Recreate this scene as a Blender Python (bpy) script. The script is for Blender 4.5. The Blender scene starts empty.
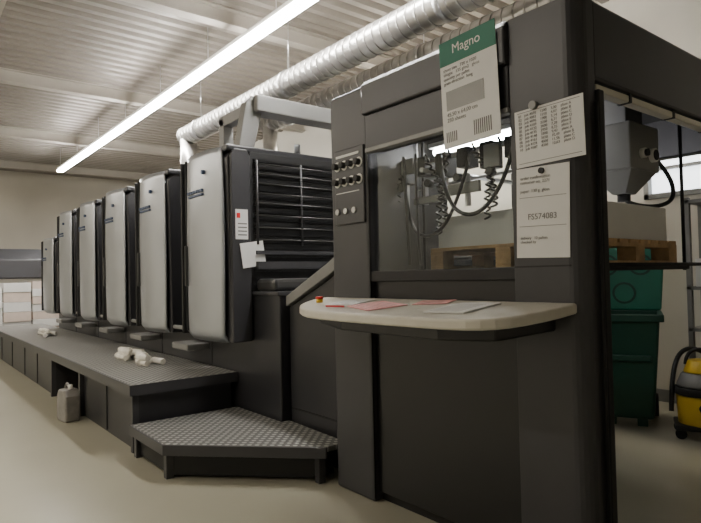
import bpy, bmesh, math, random
from mathutils import Vector, Matrix
random.seed(4)
D=bpy.data; C=bpy.context
# ---------------------------------------------------------------- materials
def nmat(name,col,rough=.5,metal=0,noise=0,nscale=8,bump=0,bscale=60,emit=None,es=0,coat=0):
    m=D.materials.new(name); m.use_nodes=True; nt=m.node_tree; b=nt.nodes['Principled BSDF']
    b.inputs['Roughness'].default_value=rough; b.inputs['Metallic'].default_value=metal
    b.inputs['Coat Weight'].default_value=coat
    tc=nt.nodes.new('ShaderNodeTexCoord')
    n=nt.nodes.new('ShaderNodeTexNoise'); n.inputs['Scale'].default_value=nscale; n.inputs['Detail'].default_value=5
    nt.links.new(tc.outputs['Object'],n.inputs['Vector'])
    r=nt.nodes.new('ShaderNodeValToRGB')
    k=noise
    r.color_ramp.elements[0].position=.3; r.color_ramp.elements[1].position=.7
    r.color_ramp.elements[0].color=[c*(1-k) for c in col]+[1]
    r.color_ramp.elements[1].color=[min(1,c*(1+k)) for c in col]+[1]
    nt.links.new(n.outputs['Fac'],r.inputs['Fac']); nt.links.new(r.outputs['Color'],b.inputs['Base Color'])
    if bump:
        n2=nt.nodes.new('ShaderNodeTexNoise'); n2.inputs['Scale'].default_value=bscale
        nt.links.new(tc.outputs['Object'],n2.inputs['Vector'])
        bp=nt.nodes.new('ShaderNodeBump'); bp.inputs['Strength'].default_value=bump; bp.inputs['Distance'].default_value=.01
        nt.links.new(n2.outputs['Fac'],bp.inputs['Height']); nt.links.new(bp.outputs['Normal'],b.inputs['Normal'])
    if emit:
        b.inputs['Emission Color'].default_value=(*emit,1); b.inputs['Emission Strength'].default_value=es
    return m
M={}
M['graph']=nmat('graphite_paint',(.027,.027,.031),.38,.1,.08,3)
M['graph2']=nmat('graphite_paint_light',(.047,.047,.052),.4,.1,.08,3)
M['black']=nmat('black_panel',(.007,.007,.008),.33,0,.1,4)
M['mblack']=nmat('matte_black',(.008,.008,.009),.6,0,.1,10)
M['silver']=nmat('silver_guard',(.43,.455,.49),.32,.7,.04,2)
M['frame']=nmat('grey_frame',(.22,.22,.215),.45,.2,.05,4)
M['dframe']=nmat('dark_metal_bar',(.07,.07,.07),.35,.5,.05,4)
M['steel']=nmat('steel',(.5,.5,.5),.3,.9,.1,20)
M['desk']=nmat('desk_laminate',(.6,.575,.5),.35,0,.04,12)
M['paper']=nmat('paper',(.74,.74,.73),.7,0,.03,5)
M['ink']=nmat('ink',(.17,.17,.17),.7,0,.05,5)
M['greenink']=nmat('green_print',(.03,.17,.12),.6,0,.05,5)
M['pink']=nmat('pink_paper',(.8,.42,.42),.7,0,.05,5)
M['red']=nmat('red_plastic',(.6,.02,.02),.35)
M['blue']=nmat('blue_label',(.04,.07,.15),.5)
M['yellow']=nmat('yellow_plastic',(.75,.5,.03),.4,0,.05,6)
M['wood']=nmat('pallet_wood',(.5,.33,.17),.7,0,.25,14,.3)
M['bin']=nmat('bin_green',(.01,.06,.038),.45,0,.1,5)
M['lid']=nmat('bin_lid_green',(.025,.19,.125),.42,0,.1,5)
M['duct']=nmat('galvanised_duct',(.5,.49,.47),.33,.8,.2,9)
M['wall']=nmat('painted_wall',(.60,.57,.50),.8,0,.05,1.2,.1,90)
M['ceil']=nmat('ceiling_sheet',(.26,.235,.205),.42,.2,.12,1.5)
M['beam']=nmat('ceiling_beam_paint',(.42,.39,.34),.55,0,.05,3)
M['white']=nmat('white_enamel',(.75,.74,.7),.4,0,.02,3)
M['tube']=nmat('lamp_diffuser',(.9,.9,.9),.5,emit=(1,.97,.92),es=110)
M['added_tube']=nmat('added_fill_diffuser_warm',(.9,.9,.9),.5,emit=(1,.91,.77),es=50)  # emitter of the two added fill rows
M['tube3']=nmat('lamp_diffuser_machine',(.9,.9,.9),.5,emit=(1,.98,1),es=60)
M['daylight']=nmat('window_daylight',(.9,.9,.9),.3,emit=(.9,.95,1),es=3)
M['strip']=nmat('acrylic_strip',(.6,.57,.47),.3)
M['rag']=nmat('rag_cloth',(.8,.78,.72),.9,0,.1,20,.5,40)
M['bagm']=nmat('grey_plastic',(.22,.21,.2),.5,0,.2,10,.3,30)
M['cardboard']=nmat('carton',(.66,.56,.5),.8,0,.08,5)
M['hose']=nmat('rubber_hose',(.012,.012,.013),.35)
M['cab']=nmat('cabinet_grey',(.2,.2,.19),.5,0,.06,4)
def floor_mat():
    m=nmat('epoxy_floor',(.40,.365,.275),.3,0,.0,1)
    nt=m.node_tree; b=nt.nodes['Principled BSDF']
    tc=nt.nodes['Texture Coordinate']
    n=nt.nodes.new('ShaderNodeTexNoise'); n.inputs['Scale'].default_value=.8; n.inputs['Detail'].default_value=6; n.inputs['Roughness'].default_value=.5
    nt.links.new(tc.outputs['Object'],n.inputs['Vector'])
    r=nt.nodes.new('ShaderNodeValToRGB'); r.color_ramp.elements[0].position=.25; r.color_ramp.elements[1].position=.75
    r.color_ramp.elements[0].color=(.325,.31,.235,1); r.color_ramp.elements[1].color=(.375,.36,.285,1)
    nt.links.new(n.outputs['Fac'],r.inputs['Fac']); nt.links.new(r.outputs['Color'],b.inputs['Base Color'])
    mr=nt.nodes.new('ShaderNodeMapRange'); mr.inputs['To Min'].default_value=.32; mr.inputs['To Max'].default_value=.26
    nt.links.new(n.outputs['Fac'],mr.inputs['Value']); nt.links.new(mr.outputs['Result'],b.inputs['Roughness'])
    return m
M['floor']=floor_mat()
def tread_mat():
    m=nmat('diamond_tread_plate',(.2,.2,.19),.42,.3,.0,1)
    nt=m.node_tree; b=nt.nodes['Principled BSDF']; tc=nt.nodes['Texture Coordinate']
    outs=[]
    for ang in (45,-45):
        mp=nt.nodes.new('ShaderNodeMapping'); mp.inputs['Rotation'].default_value=(0,0,math.radians(ang))
        nt.links.new(tc.outputs['Object'],mp.inputs['Vector'])
        w=nt.nodes.new('ShaderNodeTexWave'); w.inputs['Scale'].default_value=6.3
        nt.links.new(mp.outputs['Vector'],w.inputs['Vector']); outs.append(w)
    mu=nt.nodes.new('ShaderNodeMath'); mu.operation='MULTIPLY'
    nt.links.new(outs[0].outputs['Fac'],mu.inputs[0]); nt.links.new(outs[1].outputs['Fac'],mu.inputs[1])
    r=nt.nodes.new('ShaderNodeValToRGB'); r.color_ramp.elements[0].position=.2; r.color_ramp.elements[1].position=.5
    r.color_ramp.elements[0].color=(.15,.15,.145,1); r.color_ramp.elements[1].color=(.5,.5,.47,1)
    nt.links.new(mu.outputs[0],r.inputs['Fac']); nt.links.new(r.outputs['Color'],b.inputs['Base Color'])
    bp=nt.nodes.new('ShaderNodeBump'); bp.inputs['Strength'].default_value=.6; bp.inputs['Distance'].default_value=.01
    nt.links.new(mu.outputs[0],bp.inputs['Height']); nt.links.new(bp.outputs['Normal'],b.inputs['Normal'])
    return m
M['tread']=tread_mat()
def glass_mat():
    m=D.materials.new('guard_glass'); m.use_nodes=True; nt=m.node_tree; nt.nodes.clear()
    o=nt.nodes.new('ShaderNodeOutputMaterial'); mx=nt.nodes.new('ShaderNodeMixShader')
    t=nt.nodes.new('ShaderNodeBsdfTransparent'); t.inputs['Color'].default_value=(.92,.94,.93,1)
    g=nt.nodes.new('ShaderNodeBsdfGlossy'); g.inputs['Roughness'].default_value=.02
    f=nt.nodes.new('ShaderNodeFresnel'); f.inputs['IOR'].default_value=1.25
    nt.links.new(f.outputs[0],mx.inputs[0]); nt.links.new(t.outputs[0],mx.inputs[1]); nt.links.new(g.outputs[0],mx.inputs[2]); nt.links.new(mx.outputs[0],o.inputs[0])
    return m
M['glass']=glass_mat()
# ---------------------------------------------------------------- helpers
class G:
    def __init__(s,name,o=(0,0,0),rot=0,local=False):
        s.e=D.objects.new(name,None); s.e.location=o; s.e.rotation_euler=(0,0,rot); s.e.empty_display_size=.1
        C.collection.objects.link(s.e); s.o=Vector((0,0,0)) if local else Vector(o)
def finish(g,name,bm,mat,bevel=0,seg=2,smooth=False):
    me=D.meshes.new(name); bmesh.ops.recalc_face_normals(bm,faces=bm.faces)
    if smooth:
        for f in bm.faces: f.smooth=True
    bm.to_mesh(me); bm.free()
    ob=D.objects.new(name,me); C.collection.objects.link(ob); me.materials.append(M[mat] if isinstance(mat,str) else mat)
    if g: 
        me.transform(Matrix.Translation(-g.o)); ob.parent=g.e
    if bevel:
        b=ob.modifiers.new('bevel','BEVEL'); b.width=bevel; b.segments=seg; b.limit_method='ANGLE'; b.angle_limit=math.radians(40)
    return ob
def box(g,name,lo,hi,mat,bevel=.006,seg=2,rot=None):
    bm=bmesh.new(); bmesh.ops.create_cube(bm,size=1)
    c=[(a+b)/2 for a,b in zip(lo,hi)]; s=[abs(b-a) for a,b in zip(lo,hi)]
    mt=Matrix.Translation(c)
    if rot: mt=mt@Matrix.Rotation(math.radians(rot[1]),4,rot[0])
    bm.transform(mt@Matrix.Diagonal((*s,1)))
    return finish(g,name,bm,mat,min(bevel,min(s)*.45),seg)
def boxes(g,name,lst,mat,bevel=0):
    bm=bmesh.new()
    for lo,hi in lst:
        c=[(a+b)/2 for a,b in zip(lo,hi)]; s=[abs(b-a) for a,b in zip(lo,hi)]
        bmesh.ops.create_cube(bm,size=1,matrix=Matrix.Translation(c)@Matrix.Diagonal((*s,1)))
    return finish(g,name,bm,mat,bevel)
def prism(g,name,poly,axis,a,b,mat,bevel=.006,seg=2,smooth=False):
    bm=bmesh.new()
    def P(p,t):
        return {'x':(t,p[0],p[1]),'y':(p[0],t,p[1]),'z':(p[0],p[1],t)}[axis]
    v0=[bm.verts.new(P(p,a)) for p in poly]; v1=[bm.verts.new(P(p,b)) for p in poly]
    bm.faces.new(v0); bm.faces.new(v1[::-1]); n=len(poly)
    for i in range(n): bm.faces.new((v0[i],v0[(i+1)%n],v1[(i+1)%n],v1[i]))
    return finish(g,name,bm,mat,bevel,seg,smooth)
def cyls(g,name,lst,mat,seg=20,bevel=0):
    bm=bmesh.new()
    for it in lst:
        p0,p1,r=it[:3]; r2=it[3] if len(it)>3 else r
        p0=Vector(p0);p1=Vector(p1);d=p1-p0
        q=d.to_track_quat('Z','Y').to_matrix().to_4x4()
        bmesh.ops.create_cone(bm,cap_ends=True,segments=seg,radius1=r,radius2=r2,depth=d.length,matrix=Matrix.Translation((p0+p1)/2)@q)
    for f in bm.faces: f.smooth=len(f.verts)==4
    return finish(g,name,bm,mat,bevel)
def cyl(g,name,p0,p1,r,mat,r2=None,seg=24,bevel=0): return cyls(g,name,[(p0,p1,r,r if r2 is None else r2)],mat,seg,bevel)
def tube(g,name,pts,r,mat,smooth=True):
    cu=D.curves.new(name,'CURVE'); cu.dimensions='3D'; cu.bevel_depth=r; cu.bevel_resolution=3; cu.resolution_u=8; cu.use_fill_caps=True
    o=g.o if g else Vector()
    if smooth:
        sp=cu.splines.new('NURBS'); sp.points.add(len(pts)-1); sp.order_u=3; sp.use_endpoint_u=True
    else:
        sp=cu.splines.new('POLY'); sp.points.add(len(pts)-1)
    for p,q in zip(sp.points,pts): p.co=(*(Vector(q)-o),1)
    cu.materials.append(M[mat])
    ob=D.objects.new(name,cu); C.collection.objects.link(ob)
    if g: ob.parent=g.e
    return ob
def text(g,name,s,loc,size,mat,rot,align='LEFT'):
    cu=D.curves.new(name,'FONT'); cu.body=s; cu.size=size; cu.extrude=.0004; cu.align_x=align; cu.materials.append(M[mat])
    ob=D.objects.new(name,cu); C.collection.objects.link(ob); ob.location=Vector(loc)-(g.o if g else Vector()); ob.rotation_euler=rot
    if g: ob.parent=g.e
    return ob
# ---------------------------------------------------------------- room
XL,XR,YN,YF,H=-17.0,3.0,-3.0,6.0,4.2
box(None,'floor',(XL-.2,YN-.2,-.1),(XR+.2,YF+.2,0),'floor',0)
box(None,'wall_far',(XL-.15,YN,0),(XL,YF,H+.1),'wall',0)
box(None,'wall_near',(XR,YN,0),(XR+.15,YF,H+.1),'wall',0)
box(None,'wall_left',(XL-.15,YN-.15,0),(XR+.15,YN,H+.1),'wall',0)
wx0,wx1,wz0,wz1=-2.72,-1.3,2.02,2.55
bx=[((XL-.15,YF,0),(wx0,YF+.15,H+.1)),((wx1,YF,0),(XR+.15,YF+.15,H+.1)),((wx0,YF,0),(wx1,YF+.15,wz0)),((wx0,YF,wz1),(wx1,YF+.15,H+.1))]
boxes(None,'wall_back',bx,'wall')
g=G('window_1',((wx0+wx1)/2,YF,wz0))
boxes(g,'frame',[((wx0,YF-.03,wz0),(wx1,YF+.05,wz0+.05)),((wx0,YF-.03,wz1-.05),(wx1,YF+.05,wz1)),((wx0,YF-.03,wz0),(wx0+.05,YF+.05,wz1)),((wx1-.05,YF-.03,wz0),(wx1,YF+.05,wz1)),((-2.05,YF-.03,wz0),(-1.99,YF+.05,wz1)),((wx0,YF-.02,2.3),(wx1,YF+.04,2.33))],'cab')
box(g,'pane',(wx0+.02,YF+.06,wz0+.02),(wx1-.02,YF+.08,wz1-.02),'daylight',0)
boxes(None,'baseboard_far',[((XL,YN,0),(XL+.02,YF,.12))],'cab')
boxes(None,'baseboard_back',[((XL+.03,YF-.02,0),(XR,YF,.12))],'cab')
bm=bmesh.new(); x=XL-.1; pr=[]; p=.2
while x<XR+.1:
    pr+= [(x,H),(x+.07,H),(x+.1,H+.07),(x+.17,H+.07)]; x+=p
va=[bm.verts.new((a,YN-.1,b)) for a,b in pr]; vb=[bm.verts.new((a,YF+.1,b)) for a,b in pr]
for i in range(len(pr)-1): bm.faces.new((va[i],va[i+1],vb[i+1],vb[i]))
ce=finish(None,'ceiling',bm,'ceil'); so=ce.modifiers.new('solid','SOLIDIFY'); so.thickness=.01
def ibeam_y(x,n):
    z=H; poly=[(x-.07,z),(x+.07,z),(x+.07,z-.015),(x+.008,z-.015),(x+.008,z-.165),(x+.07,z-.165),(x+.07,z-.18),(x-.07,z-.18),(x-.07,z-.165),(x-.008,z-.165),(x-.008,z-.015),(x-.07,z-.015)]
    prism(None,n,poly,'y',YN,YF,'beam',0)
for x in (-5.6,-8.9,-12.2,-15.5,-2.2,1.1): ibeam_y(x,'ceiling_beam')
g=G('roof_purlin',(-7,.75,H-.2)); y=.75; z=H-.18
prism(g,'channel',[(y-.06,z),(y+.06,z),(y+.06,z-.015),(y+.008,z-.015),(y+.008,z-.12),(y+.06,z-.12),(y+.06,z-.135),(y-.06,z-.135)],'x',XL,XR,'beam',0)
def lamp_row(x0,x1,y,z,mat,w=.05):
    g=G('fluorescent_or_added_light_row',((x0+x1)/2,y,z))
    box(g,'housing',(x0,y-w*.8,z),(x1,y+w*.8,z+.05),'white',.004)
    n=max(1,round((x1-x0)/1.5)); L=(x1-x0)/n
    box(g,'diffuser',(x0+.01,y-w,z-.045),(x1-.01,y+w,z-.001),mat,.015)
    hs=[]
    for i in range(n+1):
        xx=x0+i*L; xx=min(max(xx,x0+.05),x1-.05)
        hs.append(((xx,y,z+.05),(xx,y,H),.006))
    cyls(g,'suspension_rods',hs,'steel',8)
lamp_row(-13.6,-1.6,2.82,3.74,'tube',.065)
lamp_row(-14.5,-2,-1.0,3.7,'added_tube')  # added fill row, unseen left of the view, lights the hall
lamp_row(-6.4,-3.3,5.2,3.6,'added_tube')  # added fill row, hidden behind the press, brightens the back area
def duct(y,z,r,x0,x1,elbow=None):
    g=G('ventilation_duct',((x0+x1)/2,y,z))
    cyl(g,'pipe',(x0,y,z),(x1,y,z),r,'duct',seg=32)
    l=[]; x=x0
    while x<x1: l.append(((x,y,z),(x+.014,y,z),r+.006)); x+=.1
    cyls(g,'spiral_seams',l,'duct',28)
    l=[];x=x0+.5; hs=[]
    while x<x1:
        l.append(((x,y,z),(x+.05,y,z),r+.014)); hs.append(((x+.025,y,z+r),(x+.025,y,H),.005)); x+=2.2
    cyls(g,'joint_collars',l,'steel',28); cyls(g,'hangers',hs,'steel',8)
    if elbow: 
        cyls(g,'drop',[((x0+.1,y,z-r*.5),(x0+.1,y,elbow),r*.9)],'duct',24)
duct(3.25,3.34,.13,-7.8,1.5,2.46)
duct(3.62,3.2,.1,-6.2,1.5,2.46)
# ---------------------------------------------------------------- printing units
def unit(i):
    xl=-4.96-1.25*i; xr=xl+.8; top=2.36 if i<5 else 2.04
    g=G('printing_unit' ,(xl+.4,3.1,0))
    x1=xl+1.245 if i else -3.76
    ptop=.82 if i else 1.18
    box(g,'base_plinth',(xl+.005,2.29,0),(x1,4.1,ptop),'graph',.01)
    if i==0: box(g,'plinth_cap',(xr+.01,2.27,1.17),(-3.75,4.1,1.2),'graph2',.006)
    prism(g,'body',[(2.1,.8),(2.26,.8),(4.1,.8),(4.1,top-.06),(2.14,top-.02),(2.08,top-.08)],'x',xl+.03,xr-.02,'graph',.012)
    box(g,'top_cap',(xl+.0,2.07,top-.03),(xr,4.12,top+.02),'graph',.012)
    z0,z1=.8,top+.01
    bm=bmesh.new(); nu,nv=20,30; grid=[]
    for a in range(nv+1):
        v=a/nv; row=[]
        z=z0+(z1-z0)*v
        ins=.04*max(0,1-v/.04)**2
        for b in range(nu+1):
            u=b/nu
            X=xl+.0+.71*u+ .04*math.sin(math.pi*v)*u
            bulge=.06*(1-abs(2*u-1)**2.2)+.012*math.sin(math.pi*v)
            row.append(bm.verts.new((X,2.075-bulge+ins,z)))
        grid.append(row)
    for a in range(nv):
        for b in range(nu): bm.faces.new((grid[a][b],grid[a][b+1],grid[a+1][b+1],grid[a+1][b]))
    sg=finish(g,'silver_guard',bm,'silver',smooth=True)
    s=sg.modifiers.new('s','SOLIDIFY'); s.thickness=.016; s.offset=0; s.use_rim=True
    box(g,'edge_trim',(xl-.03,2.02,z0+.03),(xl-.002,2.12,z1-.02),'mblack',.008)
    box(g,'guard_seam',(xl+.075,2.022,z0+.06),(xl+.087,2.06,z1-.02),'mblack',.002)
    box(g,'recessed_grip',(xl+.1,1.995,1.25),(xl+.125,2.04,1.6),'dframe',.008)
    zt=top-.36; yy=1.988
    box(g,'nameplate',(xl+.22,yy,zt),(xl+.5,yy+.03,zt+.018),'blue',.002)
    boxes(g,'nameplate_text',[((xl+.2+.05*k,yy,zt+.032),(xl+.24+.05*k,yy+.03,zt+.055)) for k in range(6)],'blue')
    cyl(g,'emblem',(xl+.5,yy,top-.17),(xl+.5,yy+.04,top-.17),.018,'blue')
    if i:
        a,b=xr+.0,xl+1.245
        box(g,'gap_backwall',(a-.02,2.75,.82),(b,4.0,top-.25),'mblack',.004)
        cyls(g,'rollers',[((a,2.6,z),(b-.02,2.6,z),.05) for z in (1.0,1.25,1.5,1.75)],'steel',16)
        box(g,'gap_step',(a+.02,2.08,.66),(b-.06,2.3,.72),'frame',.01)
        cyls(g,'gap_rail',[((a+.0,2.12,.86),(b-.03,2.12,.86),.02)],'frame',12)
    cyls(g,'top_fittings',[((xl+.2,2.5,top+.015),(xl+.2,2.5,top+.11),.035),((xl+.55,2.9,top+.015),(xl+.55,2.9,top+.16),.03)],'graph2',14)
    return g
us=[unit(i) for i in range(6)]
g=us[0]; X=-4.18
box(g,'louvre_wall',(X-.02,2.27,1.2),(X+.02,4.08,2.34),'mblack',.004)
prism(g,'corner_fin',[(2.1,.8),(2.27,.8),(2.27,2.3),(2.24,2.35),(2.13,2.35),(2.1,2.3)],'x',X-.05,X+.03,'graph2',.008)
l=[]
for z in [1.62,1.72,1.82,1.92,2.0,2.08,2.16,2.24]:
    l.append(((X+.05,2.3,z),(X+.05,4.05,z),.006))
cyls(g,'guard_bars',l,'dframe',10)
boxes(g,'louvre_slats',[((X+.02,2.3,z),(X+.035,4.05,z+.02)) for z in [1.3+.06*k for k in range(17)]],'black')
cyls(g,'bar_uprights',[((X+.05,y,1.58),(X+.05,y,2.27),.01) for y in (2.32,2.75,3.2,3.7)],'graph2',10)
boxes(g,'pull_rods',[((X+.03,2.3,1.38),(X+.09,3.9,1.44)),((X+.03,2.3,1.5),(X+.07,3.9,1.53))],'graph2')
box(g,'cross_roller_cover',(X+.04,2.3,1.2),(-3.85,4.0,1.3),'dframe',.03)
box(g,'warning_label',(X+.031,2.13,1.62),(X+.034,2.24,1.86),'paper',0)
box(g,'warning_label_red',(X+.035,2.14,1.79),(X+.037,2.17,1.83),'red',0)
boxes(g,'warning_label_lines',[((X+.035,2.15,1.65+.03*k),(X+.036,2.23,1.66+.03*k)) for k in range(4)],'ink')
g2=G('overhead_hoist_frame',(-4.2,3.0,2.35))
prism(g2,'slanted_leg',[(2.2,2.38),(2.34,2.38),(2.42,2.7),(2.45,2.82),(2.32,2.82),(2.27,2.76)],'x',-4.3,-4.2,'frame',.008)
prism(g2,'far_leg',[(3.9,2.38),(4.05,2.38),(4.05,2.82),(3.92,2.82)],'x',-4.3,-4.2,'frame',.008)
box(g2,'cross_beam',(-4.32,2.34,2.68),(-4.14,4.05,2.82),'frame',.012)
box(g2,'rear_leg',(-4.9,2.36,2.38),(-4.8,2.46,2.78),'frame',.008)
box(g2,'side_beam',(-4.9,2.36,2.7),(-4.2,2.46,2.8),'frame',.01)
g2=G('job_ticket_sheet',(-4.1,2.3,1.2))
box(g2,'sheet',(-4.135,2.17,1.4),(-4.13,2.38,1.6),'paper',0,rot=('X',8))
# ---------------------------------------------------------------- delivery incline
g=G('delivery_conveyor_housing',(-3.3,3.2,0))
prism(g,'side_body',[(-3.74,0),(-2.94,0),(-2.94,1.42),(-3.2,1.3),(-3.74,1.08)],'y',2.36,4.08,'graph',.01)
prism(g,'sloping_cover',[(-3.74,1.085),(-3.2,1.31),(-2.94,1.43),(-2.94,1.53),(-3.2,1.4),(-3.74,1.165)],'y',2.33,4.1,'frame',.008)
boxes(g,'panel_seam',[((-3.72,2.352,.32),(-2.96,2.358,.33))],'mblack')
# ---------------------------------------------------------------- delivery unit
YD=2.17; X0=-2.92; X1=-1.225; TZ=2.43
g=G('sheet_delivery_unit',(-2.05,3.2,0))
box(g,'left_column',(X0,YD,0),(-2.56,2.6,TZ),'graph2',.02,3)
boxes(g,'left_column_seam',[((-2.565,YD-.002,0.02),(-2.555,YD+.01,2.05))],'mblack')
prism(g,'hood_upper',[(2.135,2.24),(2.35,2.24),(2.35,TZ+.01),(2.16,TZ+.01),(2.135,TZ-.02)],'x',-2.57,-1.56,'graph2',.01)
box(g,'hood_lower',(-2.56,2.16,2.04),(-1.56,2.3,2.24),'graph',.006)
box(g,'hood_lip',(-2.56,2.15,2.02),(-1.56,2.2,2.045),'frame',.004)
r=.07; pl=[(-1.56,2.165)]
for k in range(7):
    a=-math.pi/2+k*math.pi/2/6
    pl.append((X1-r+r*math.cos(a),2.165+r+r*math.sin(a)))
pl+=[(X1,2.29),(-1.56,2.29)]
prism(g,'right_column',pl,'z',0,TZ+.01,'graph2',.004)
boxes(g,'right_column_joint',[((-1.558,2.163,1.325),(X1-.06,2.166,1.332))],'mblack')
box(g,'light_curtain_post',(X1-.02,2.29,0.02),(X1+.015,2.335,2.06),'mblack',.006)
cyl(g,'cable_conduit',(X1+.012,2.27,0),(X1+.012,2.27,2.0),.008,'mblack')
box(g,'lower_front_panel',(-2.56,2.2,.06),(-1.55,2.26,1.3),'black',.006)
box(g,'sill',(-2.56,2.175,1.27),(-1.55,2.26,1.33),'mblack',.006)
box(g,'kick_plate',(-2.9,2.24,0),(-1.3,2.3,.08),'mblack',.004)
box(g,'viewing_glass',(-2.55,2.2,1.33),(-1.56,2.206,2.03),'glass',0)
box(g,'roof_panel',(X0,2.3,TZ-.06),(X1-.08,4.4,TZ-.01),'graph2',.004)
box(g,'rear_wall',(X0,2.6,0),(X0+.05,3.2,TZ-.04),'mblack',.004)
box(g,'rear_wall_low',(X0,3.2,0),(X0+.05,4.4,1.35),'mblack',.004)
box(g,'end_beam',(X1-.1,2.28,2.1),(X1-.0,4.4,TZ+.01),'graph',.015)
box(g,'end_light_strip',(X1-.06,2.32,2.062),(X1-.01,4.3,2.094),'strip',.006)
boxes(g,'strip_clips',[((X1-.065,2.6+.45*k,2.06),(X1-.005,2.62+.45*k,2.1)) for k in range(4)],'mblack')
box(g,'far_beam',(X0,4.3,2.1),(X1,4.4,TZ),'graph',.01)
box(g,'far_column_rear',(X0,4.2,0),(-2.62,4.4,2.12),'graph',.01)
box(g,'far_column_front',(X1-.12,4.25,0),(X1,4.4,2.12),'graph',.01)
cyl(g,'guard_rail',(X1-.03,2.3,1.33),(X1-.03,4.3,1.33),.009,'mblack')
cyl(g,'inner_lamp',(-2.75,2.95,2.15),(-1.9,2.95,2.15),.022,'tube3')
box(g,'inner_lamp_holder',(-2.78,2.91,2.177),(-1.87,2.99,2.21),'white',.004)
box(g,'inner_lamp_bracket',(-2.4,2.93,2.21),(-2.34,2.97,TZ-.06),'frame',.004)
cyls(g,'cross_shafts',[((-2.86,2.5,1.98),(-1.5,2.5,1.98),.014),((-2.86,2.75,1.88),(-1.8,2.75,1.88),.012),((-2.3,2.35,1.9),(-2.3,3.9,1.9),.014)],'steel',12)
boxes(g,'gripper_blocks',[((-2.6+.16*k,2.44,1.86+.03*(k%2)),(-2.52+.16*k,2.54,2.0)) for k in range(6)],'mblack',.006)
boxes(g,'gripper_arms',[((-2.57+.16*k,2.47,1.68+.04*(k%3)),(-2.55+.16*k,2.5,1.86)) for k in range(6)],'steel',.002)
boxes(g,'bracket_plates',[((-2.5,2.38,1.9),(-2.4,2.4,1.99)),((-2.2,2.42,1.74),(-1.95,2.44,1.8)),((-1.9,2.4,1.85),(-1.8,2.42,1.97)),((-2.45,2.43,1.72),(-2.25,2.46,1.76))],'frame',.003)
cyls(g,'adjuster_knobs',[((-2.53+.22*k,2.4,1.83),(-2.53+.22*k,2.44,1.83),.022) for k in range(5)],'mblack',16)
for k in range(6):
    x=-2.5+.17*k
    pts=[(x,2.42,2.0)]
    n=52
    for j in range(n):
        a=j*1.3; t=j/n
        sway=(.14 if k%2 else -.08)*math.sin(t*1.9)
        pts.append((x+.017*math.cos(a)+sway,2.42+.017*math.sin(a),1.97-(.33+.06*(k%3))*t))
    tube(g,'air_hose_%d'%(k+1),pts,.006,'hose')
tube(g,'hose_loop_1',[(-2.5,2.4,1.95),(-2.45,2.38,1.6),(-2.3,2.38,1.5),(-2.1,2.38,1.6),(-2.0,2.4,1.9)],.01,'hose')
tube(g,'hose_loop_2',[(-2.2,2.4,1.97),(-2.15,2.37,1.7),(-1.95,2.37,1.58),(-1.75,2.38,1.75),(-1.7,2.4,1.97)],.011,'hose')
tube(g,'hose_loop_3',[(-2.45,2.36,2.0),(-2.43,2.36,1.5),(-2.42,2.36,1.36)],.01,'hose')
tube(g,'hose_loop_4',[(-2.35,2.36,2.0),(-2.36,2.36,1.6),(-2.33,2.36,1.36)],.008,'hose')
box(g,'switch_panel',(-2.86,2.155,1.62),(-2.58,2.172,2.08),'graph2',.006)
kn=[]
for r_ in range(2):
    for c_ in range(4): kn.append(((-2.83+.07*c_,2.155,1.98-.1*r_),(-2.83+.07*c_,2.12,1.98-.1*r_),.019))
cyls(g,'rotary_knobs',kn,'mblack',16)
cyls(g,'knob_dials',[((a[0],2.156,a[2]),(a[0],2.152,a[2]),.03) for a,b,c in kn],'white',20)
cyls(g,'buttons',[((-2.83+.08*c_,2.155,1.7),(-2.83+.08*c_,2.145,1.7),.018) for c_ in range(3)],'steel',16)
boxes(g,'panel_captions',[((-2.84,2.151,2.03),(-2.62,2.154,2.045)),((-2.84,2.151,1.81),(-2.62,2.154,1.815))],'paper')
cyl(g,'column_button',(-1.43,2.17,2.02),(-1.43,2.14,2.02),.018,'frame')
def sx(z0,z1,pl,name,mat,be):
    bm=bmesh.new()
    def zz(y,z): return z+(y-1.7)*.1
    a=[bm.verts.new((p[0],p[1],zz(p[1],z0))) for p in pl]; b=[bm.verts.new((p[0],p[1],zz(p[1],z1))) for p in pl]
    bm.faces.new(a); bm.faces.new(b[::-1])
    for i in range(len(pl)): bm.faces.new((a[i],a[(i+1)%len(pl)],b[(i+1)%len(pl)],b[i]))
    return finish(g,name,bm,mat,be,3)
DZ0=1.13
ctrl=[(-2.97,2.165),(-2.99,2.1),(-2.97,2.03),(-2.86,1.88),(-2.7,1.77),(-2.5,1.7),(-2.1,1.68),(-1.66,1.68),(-1.48,1.69),(-1.37,1.73),(-1.3,1.82),(-1.26,2.0),(-1.26,2.165)]
pl=[ctrl[0]]
for k in range(1,len(ctrl)-1):   # one round of corner cutting for a smooth outline
    a,b,c=ctrl[k-1],ctrl[k],ctrl[k+1]
    pl.append((b[0]*.75+a[0]*.25,b[1]*.75+a[1]*.25)); pl.append((b[0]*.75+c[0]*.25,b[1]*.75+c[1]*.25))
pl.append(ctrl[-1])
sx(DZ0-.045,DZ0,pl,'desk_top','desk',.012)
pl2=[(-2.9,2.165),(-2.75,1.95),(-2.4,1.83),(-1.7,1.81),(-1.45,1.88),(-1.36,2.165)]
sx(DZ0-.12,DZ0-.047,pl2,'desk_underframe','black',.01)
box(g,'powder_spray_housing',(-1.74,3.12,1.86),(-1.48,3.46,2.12),'cab',.01)
box(g,'powder_spray_mount',(-1.68,3.2,2.12),(-1.54,3.4,TZ-.06),'frame',.006)
bm=bmesh.new()
a=[(-1.73,3.14,1.86),(-1.49,3.14,1.86),(-1.49,3.44,1.86),(-1.73,3.44,1.86)]; b=[(-1.65,3.23,1.74),(-1.57,3.23,1.74),(-1.57,3.35,1.74),(-1.65,3.35,1.74)]
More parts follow.
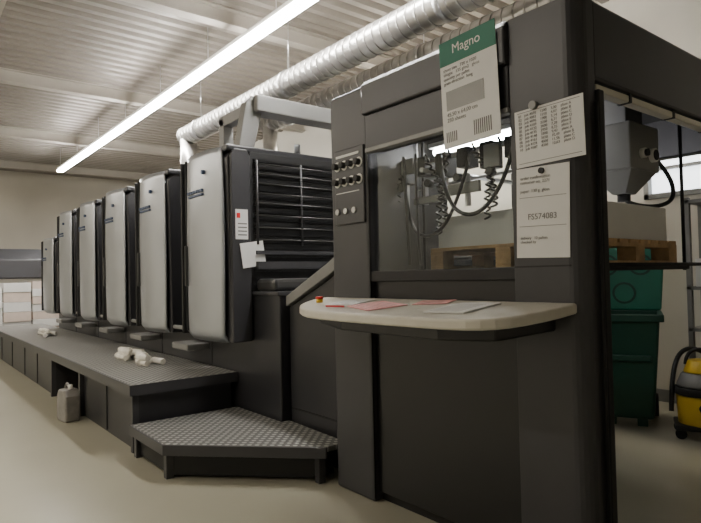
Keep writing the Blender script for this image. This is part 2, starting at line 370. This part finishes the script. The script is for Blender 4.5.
va=[bm.verts.new(p) for p in a]; vb=[bm.verts.new(p) for p in b]; bm.faces.new(va); bm.faces.new(vb[::-1])
for i in range(4): bm.faces.new((va[i],va[(i+1)%4],vb[(i+1)%4],vb[i]))
finish(g,'powder_hopper',bm,'cab',.004)
cyl(g,'powder_outlet',(-1.61,3.29,1.75),(-1.61,3.29,1.7),.035,'mblack')
cyls(g,'gauges',[((-1.48,3.36,1.95),(-1.455,3.36,1.95),.04),((-1.48,3.24,1.95),(-1.455,3.24,1.95),.028)],'white',20)
cyls(g,'gauge_faces',[((-1.456,3.36,1.95),(-1.45,3.36,1.95),.03),((-1.456,3.24,1.95),(-1.44,3.24,1.95),.02)],'mblack',20)
tube(g,'feed_hose',[(-1.61,3.29,1.72),(-1.6,3.31,1.69),(-1.5,3.42,1.66),(-1.42,3.5,1.7),(-1.44,3.5,1.85),(-1.5,3.44,1.95)],.012,'hose')
# pile on raised pallet inside
g=G('sheet_pile_on_pallet',(-1.95,3.0,1.36))
px0,px1,py0,py1=-2.5,-1.42,2.62,3.5
q=(px1-px0-.1)/2; qy=(py1-py0-.1)/2
boxes(g,'pallet_deck',[((px0,py0+.0+k*.112,1.445),(px1,py0+.09+k*.112,1.465)) for k in range(8)]+[((px0+k*q,py0,1.425),(px0+.1+k*q,py1,1.445)) for k in range(3)],'wood',.002)
boxes(g,'pallet_blocks',[((px0+k*q,py0+j*qy,1.355),(px0+.1+k*q,py0+j*qy+.1,1.425)) for k in range(3) for j in range(3)],'wood',.002)
boxes(g,'pallet_skids',[((px0+k*q,py0,1.335),(px0+.1+k*q,py1,1.355)) for k in range(3)],'wood',.002)
box(g,'paper_stack',(px0+.04,py0+.03,1.465),(px1-.04,py1-.03,1.655),'paper',.002)
box(g,'lift_board',(px0-.05,py0-.04,1.305),(px1+.05,py1+.04,1.335),'mblack',.005)
cyls(g,'lift_chains',[((px0-.03,py0-.02,1.3),(px0-.03,py0-.02,2.37),.01),((px0-.03,py1+.02,1.3),(px0-.03,py1+.02,2.37),.01),((px1+.03,py1+.02,1.3),(px1+.03,py1+.02,2.37),.01)],'mblack',8)
# papers on the machine
def sheet(name,x0,x1,z0,z1,y,rot,hdr=None,title=None):
    cx,cz=(x0+x1)/2,(z0+z1)/2
    g=G(name,(cx,y,cz),local=True); g.e.rotation_euler=(0,math.radians(rot),0)
    w,h=(x1-x0)/2,(z1-z0)/2
    box(g,'page',(-w,-.001,-h),(w,.001,h),'paper',0)
    if hdr: box(g,'header',(-w,-.0025,h-hdr),(w,-.0012,h),'greenink',0)
    if title: text(g,'title',title,(-w+.08,-.003,h-(hdr or .05)*.6),.065,'paper' if hdr else 'ink',(math.pi/2,0,0))
    return g,w,h
R90=(math.pi/2,0,0)
gg,w,h=sheet('product_poster',-1.93,-1.59,1.92,2.45,2.128,-2,.12,'Magno')
text(gg,'print_small','sheet size   720 x 1020\nweight   135 g/m2   gloss\nquantity per pallet\ngrain direction  long',(-w+.02,-.002,h-.15),.022,'ink',R90)
text(gg,'print_numbers','45,50 x 64,00 cm\n250 sheets',(-w+.03,-.002,-h+.155),.027,'ink',R90)
boxes(gg,'small_sheet_on_poster',[((-w+.03,-.002,-h+.185),(w-.08,-.0012,-h+.28))],'frame')
boxes(gg,'barcode',[((w-.15+.012*k,-.002,-h+.03),(w-.144+.012*k,-.0012,-h+.1)) for k in range(9)]+[((-w+.02+.012*k,-.002,-h+.03),(-w+.026+.012*k,-.0012,-h+.08)) for k in range(6)],'ink')
gg,w,h=sheet('job_list_sheet',-1.53,-1.205,1.765,2.015,2.161,-1)
text(gg,'table_text','\n'.join(['%02d   job %d    %d    %d,%02d    plate %s'%(k+1,4070+k*13,1200+k*350,k+3,k*7,'ABCDEF'[k%6]) for k in range(10)]),(-w+.02,-.002,h-.03),.0165,'ink',R90)
boxes(gg,'rules',[((-w+.015,-.002,h-.012),(w-.015,-.0012,h-.010)),((-w+.015,-.002,-h+.015),(w-.015,-.0012,-h+.017))],'ink')
gg,w,h=sheet('job_order_sheet',-1.535,-1.28,1.365,1.755,2.161,1.5)
text(gg,'order_number','FS574083',(0,-.002,-.03),.036,'ink',R90,'CENTER')
text(gg,'order_text','order confirmation\ncustomer no. 2271\n\npaper  130 g  gloss',(-w+.02,-.002,h-.05),.019,'ink',R90)
text(gg,'order_foot','delivery   12 pallets\nchecked by',(-w+.02,-.002,-h+.08),.017,'ink',R90)
boxes(gg,'rules',[((-w+.015,-.002,h-.13),(w-.015,-.0012,h-.128)),((-w+.015,-.002,-.06),(w-.015,-.0012,-.058))],'ink')
cyl(gg,'magnet',(0,-.002,h-.02),(0,-.012,h-.02),.013,'mblack')
def dz(y): return DZ0+(y-1.7)*.1
def flat(name,x,y,w,d,ang,mat,t=.003,dzz=0):
    g=G(name,(x,y,dz(y)+.002+dzz),local=True)
    g.e.rotation_euler=(Matrix.Rotation(math.atan(.1),3,'X')@Matrix.Rotation(math.radians(ang),3,'Z')).to_euler()
    box(g,'page',(-w/2,-d/2,0),(w/2,d/2,t),mat,0)
    boxes(g,'print_lines',[((-w/2+.02,-d/2+.02+k*.025,t),(w/2-.04,-d/2+.022+k*.025,t+.0006)) for k in range(int(d/.03))],'ink')
flat('pink_form',-2.2,1.9,.3,.21,-18,'pink',.004)
flat('white_form',-2.5,1.98,.2,.21,10,'paper',.003)
flat('folded_sheet',-1.95,2.06,.18,.13,20,'pink',.003)
flat('notepad',-1.66,1.93,.21,.28,5,'paper',.006)
g=G('emergency_stop_button',(-2.76,1.95,dz(1.95)),local=True)
cyl(g,'base',(0,0,0),(0,0,.02),.02,'yellow'); cyl(g,'mushroom',(0,0,.02),(0,0,.035),.022,'red',bevel=.004)
g=G('ballpoint_pen',(-2.42,1.81,dz(1.81)+.008),local=True)
g.e.rotation_euler=(0,0,.3); cyl(g,'barrel',(-.06,0,0),(.06,0,0),.005,'red',seg=10); cyl(g,'tip',(.06,0,0),(.075,0,0),.005,'steel',r2=.001,seg=10)
# ---------------------------------------------------------------- platforms
g=G('operator_walkway',(-8.7,1.85,0))
PX=-4.45
box(g,'tread_deck',(-12.6,1.4,.485),(PX,2.28,.52),'tread',.004)
boxes(g,'deck_edge',[((-12.6,1.385,.44),(PX+.012,1.4,.52)),((PX,1.4,.44),(PX+.012,2.28,.52))],'graph2')
segs=[(-12.5,-7.35),(-6.1,-4.5)]
for k,(a,b) in enumerate(segs): 
    box(g,'skirt_panel_%d'%(k+1),(a,1.46,0.0),(b,2.25,.485),'graph',.006)
box(g,'skirt_recess',(-7.35,1.85,0),(-6.1,2.25,.485),'black',.004)
boxes(g,'panel_joints',[((x,1.452,.02),(x+.012,1.462,.44)) for x in (-11.5,-10.4,-9.3,-8.4,-5.3)],'mblack')
boxes(g,'legs',[((x,1.42,0),(x+.05,1.47,.485)) for x in (-12.5,-7.4,-6.12,-4.54)],'graph2')
g=G('low_step_platform',(-3.7,1.9,0))
pt=[(PX+.03,1.38),(-3.74,1.38),(-2.98,2.12),(-2.98,2.3),(-3.72,2.33),(-3.72,2.26),(PX+.03,2.26)]
prism(g,'tread_deck',pt,'z',.2,.235,'tread',.003)
prism(g,'edge_band',[(PX+.028,1.37),(-3.735,1.37),(-2.965,2.12),(-2.975,2.14),(-3.74,1.4),(PX+.028,1.4)],'z',.165,.2335,'graph2',.002)
pt2=[(PX+.06,1.43),(-3.77,1.43),(-3.07,2.13),(-3.07,2.26),(PX+.06,2.24)]
prism(g,'skirt',pt2,'z',0.02,.2,'mblack',.004)
boxes(g,'feet',[((PX+.05,1.4,0),(PX+.1,1.45,.17)),((-3.8,1.4,0),(-3.75,1.45,.17)),((-3.06,2.1,0),(-3.01,2.15,.17))],'graph2',.003)
def rags(x,y,n,L):
    g=G('rag_pile',(x,y,.52),local=True)
    for k in range(n):
        a=random.uniform(-.4,.4); cx=random.uniform(-L,L); cy=random.uniform(-.08,.08); zz=.03+(.05 if k%3==2 else 0)
        d=Vector((math.cos(a),math.sin(a),0))*.09
        c=Vector((cx,cy,zz))
        cyl(g,'roll_%d'%(k+1),c-d,c+d,.03,'rag',seg=14,bevel=.008)
rags(-5.95,1.85,12,.2); rags(-9.6,1.8,9,.4); rags(-5.5,1.88,6,.12)
g=G('plastic_canister',(-5.98,1.3,0),rot=.15,local=True)
prism(g,'body',[(-.1,0),(.1,0),(.11,.05),(.11,.24),(.07,.3),(-.07,.3),(-.11,.24),(-.11,.05)],'y',-.07,.07,'bagm',.02,3)
cyl(g,'cap',(.04,0,.3),(.04,0,.34),.022,'white',bevel=.003)
tube(g,'handle',[(-.07,0,.29),(-.06,0,.345),(0,0,.345),(.01,0,.295)],.01,'bagm')
g=G('spray_can',(-6.5,1.45,0),local=True); cyl(g,'can',(0,0,0),(0,0,.14),.03,'red'); cyl(g,'nozzle',(0,0,.14),(0,0,.17),.012,'white')
# ---------------------------------------------------------------- feeder
g=G('sheet_feeder',(-14.3,3.0,0))
prism(g,'feeder_head',[(-13.45,1.42),(-13.45,1.8),(-13.75,2.03),(-15.2,2.06),(-15.8,1.85),(-15.8,1.42)],'y',1.4,4.0,'graph2',.02)
boxes(g,'feeder_columns',[((-15.8,1.5,0),(-15.5,1.8,1.5)),((-15.8,3.7,0),(-15.5,4.0,1.5)),((-13.7,2.6,0),(-13.45,3.98,1.45))],'graph',.01)
box(g,'lift_plinth',(-15.2,2.2,0),(-13.8,3.6,.5),'graph',.004)
box(g,'pile_board',(-15.1,2.2,.5),(-13.9,3.5,.56),'wood',.004)
box(g,'paper_pile',(-15.05,2.24,.56),(-13.95,3.45,1.35),'paper',.004)
def cartons(x,y,n,h,w,d,m1,m2):
    g=G('carton_stack',(x,y,0),local=True)
    for k in range(n):
        box(g,'carton_%d'%(k+1),(-w+.02*(k%2),-d,h*k),(w-.01*(k%3),d,h*k+h-.006),m1 if k%2 else m2,.006)
cartons(-13.05,2.38,9,.15,.3,.24,'paper','cardboard')
cartons(-13.05,1.88,7,.19,.3,.235,'cardboard','paper')
cartons(-13.05,1.4,9,.14,.3,.23,'paper','paper')
# ---------------------------------------------------------------- back area
rz=math.radians(25)
g=G('wheeled_waste_bin',(-2.5,5.04,0),rot=rz,local=True)
bm=bmesh.new(); w0,d0,w1,d1=.21,.22,.27,.29
a=[(-w0,-d0,.06),(w0,-d0,.06),(w0,d0,.06),(-w0,d0,.06)]; b=[(-w1,-d1,.9),(w1,-d1,.9),(w1,d1,.9),(-w1,d1,.9)]
va=[bm.verts.new(p) for p in a]; vb=[bm.verts.new(p) for p in b]; bm.faces.new(va)
for i in range(4): bm.faces.new((va[i],va[(i+1)%4],vb[(i+1)%4],vb[i]))
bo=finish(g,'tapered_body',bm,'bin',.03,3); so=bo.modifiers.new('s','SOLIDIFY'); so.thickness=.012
boxes(g,'rim',[((-.3,-.32,.88),(.3,-.28,.94)),((-.3,.28,.88),(.3,.32,.94)),((-.3,-.32,.88),(-.26,.32,.94)),((.26,-.32,.88),(.3,.32,.94))],'bin',.008)
cyls(g,'wheels',[((-.25,.24,.1),(-.19,.24,.1),.1),((.19,.24,.1),(.25,.24,.1),.1)],'mblack',24)
cyls(g,'axle',[((-.2,.24,.1),(.2,.24,.1),.012)],'steel')
boxes(g,'front_feet',[((-.16,-.2,0),(-.08,-.1,.07)),((.08,-.2,0),(.16,-.1,.07))],'bin',.005)
box(g,'front_rib',(-.2,-.29,.55),(.2,-.255,.6),'bin',.01)
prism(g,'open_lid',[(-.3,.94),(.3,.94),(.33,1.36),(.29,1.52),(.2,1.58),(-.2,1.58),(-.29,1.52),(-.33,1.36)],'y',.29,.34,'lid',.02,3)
bm=bmesh.new()
for (x,z,R) in ((-.14,1.36,.1),(.14,1.36,.1),(0,1.1,.1)):
    n=24
    for k in range(n):
        a0=2*math.pi*k/n;a1=2*math.pi*(k+1)/n
        vs=[bm.verts.new((x+rr*math.cos(t),.285,z+rr*math.sin(t))) for rr,t in ((R,a0),(R,a1),(R-.02,a1),(R-.02,a0))]
        bm.faces.new(vs)
rg=finish(g,'lid_moulded_rings',bm,'bin'); so=rg.modifiers.new('s','SOLIDIFY'); so.thickness=.012; so.offset=0
cyls(g,'hinge',[((-.27,.33,.93),(.27,.33,.93),.02)],'bin',12)
g=G('wet_dry_vacuum',(-1.86,4.93,0),rot=rz,local=True)
cyl(g,'tank',(0,0,.1),(0,0,.34),.16,'yellow',r2=.175,seg=32,bevel=.01)
cyl(g,'tank_band',(0,0,.33),(0,0,.39),.185,'mblack',seg=32,bevel=.008)
cyl(g,'motor_head',(0,0,.39),(0,0,.5),.175,'cab',r2=.13,seg=32,bevel=.02)
cyl(g,'motor_cap',(0,0,.5),(0,0,.6),.12,'yellow',r2=.085,seg=24,bevel=.01)
tube(g,'carry_handle',[(-.1,0,.56),(-.09,0,.68),(.09,0,.68),(.1,0,.56)],.014,'mblack')
cyls(g,'castors',[((x,y-.015,.04),(x,y+.015,.04),.04) for x,y in ((-.15,-.12),(.15,-.12),(-.15,.13),(.15,.13))],'mblack',16)
boxes(g,'chassis',[((-.19,-.16,.07),(.19,.16,.11))],'mblack',.01)
cyl(g,'hose_inlet',(0,-.17,.25),(0,-.22,.25),.03,'mblack')
tube(g,'suction_hose',[(0,-.2,.25),(0,-.3,.28),(.15,-.3,.2),(.28,-.2,.05),(.25,0,.03),(.26,.1,.3),(.1,.12,.62),(-.1,.1,.7),(-.2,0,.5),(-.21,-.08,.2)],.018,'hose')
g=G('storage_rack',(-1.6,5.8,0))
boxes(g,'uprights',[((x,y,0),(x+.04,y+.04,1.95)) for x in (-2.2,-.94) for y in (5.6,5.9)],'cab')
boxes(g,'shelves',[((-2.2,5.6,z),(-.9,5.94,z+.03)) for z in (.12,.75,1.12,1.9)],'cab')
box(g,'back_panel',(-2.19,5.93,.1),(-.91,5.945,1.93),'cab',0)
boxes(g,'paper_stacks',[((-2.13,5.62,1.15),(-1.65,5.88,1.4)),((-1.6,5.62,1.15),(-1.0,5.88,1.33)),((-2.1,5.62,.78),(-1.5,5.88,.88))],'paper',.004)
boxes(g,'cartons',[((-1.4,5.62,.78),(-1.0,5.88,1.0)),((-2.1,5.62,.15),(-1.7,5.9,.5))],'cardboard',.004)
# ---------------------------------------------------------------- camera
f=577.0; yaw=math.radians(38.4); F=Vector((-math.cos(yaw),math.sin(yaw),0)); R=Vector((math.sin(yaw),math.cos(yaw),0)); U=Vector((0,0,1))
p=math.radians(1.54); Fp=F*math.cos(p)+U*math.sin(p); Up=U*math.cos(p)-F*math.sin(p)
th=math.radians(1.2); r_=R*math.cos(th)-Up*math.sin(th); u_=Up*math.cos(th)+R*math.sin(th)
m=Matrix((( r_.x,u_.x,-Fp.x,0),(r_.y,u_.y,-Fp.y,0),(r_.z,u_.z,-Fp.z,1.3),(0,0,0,1)))
cam=D.cameras.new('camera'); cam.sensor_width=36; cam.lens=f/701*36; cam.clip_start=.02
co=D.objects.new('camera',cam); co.matrix_world=m; C.collection.objects.link(co); C.scene.camera=co
w=D.worlds.new('world'); w.use_nodes=True; w.node_tree.nodes['Background'].inputs[0].default_value=(.8,.75,.65,1); w.node_tree.nodes['Background'].inputs[1].default_value=.3; C.scene.world=w
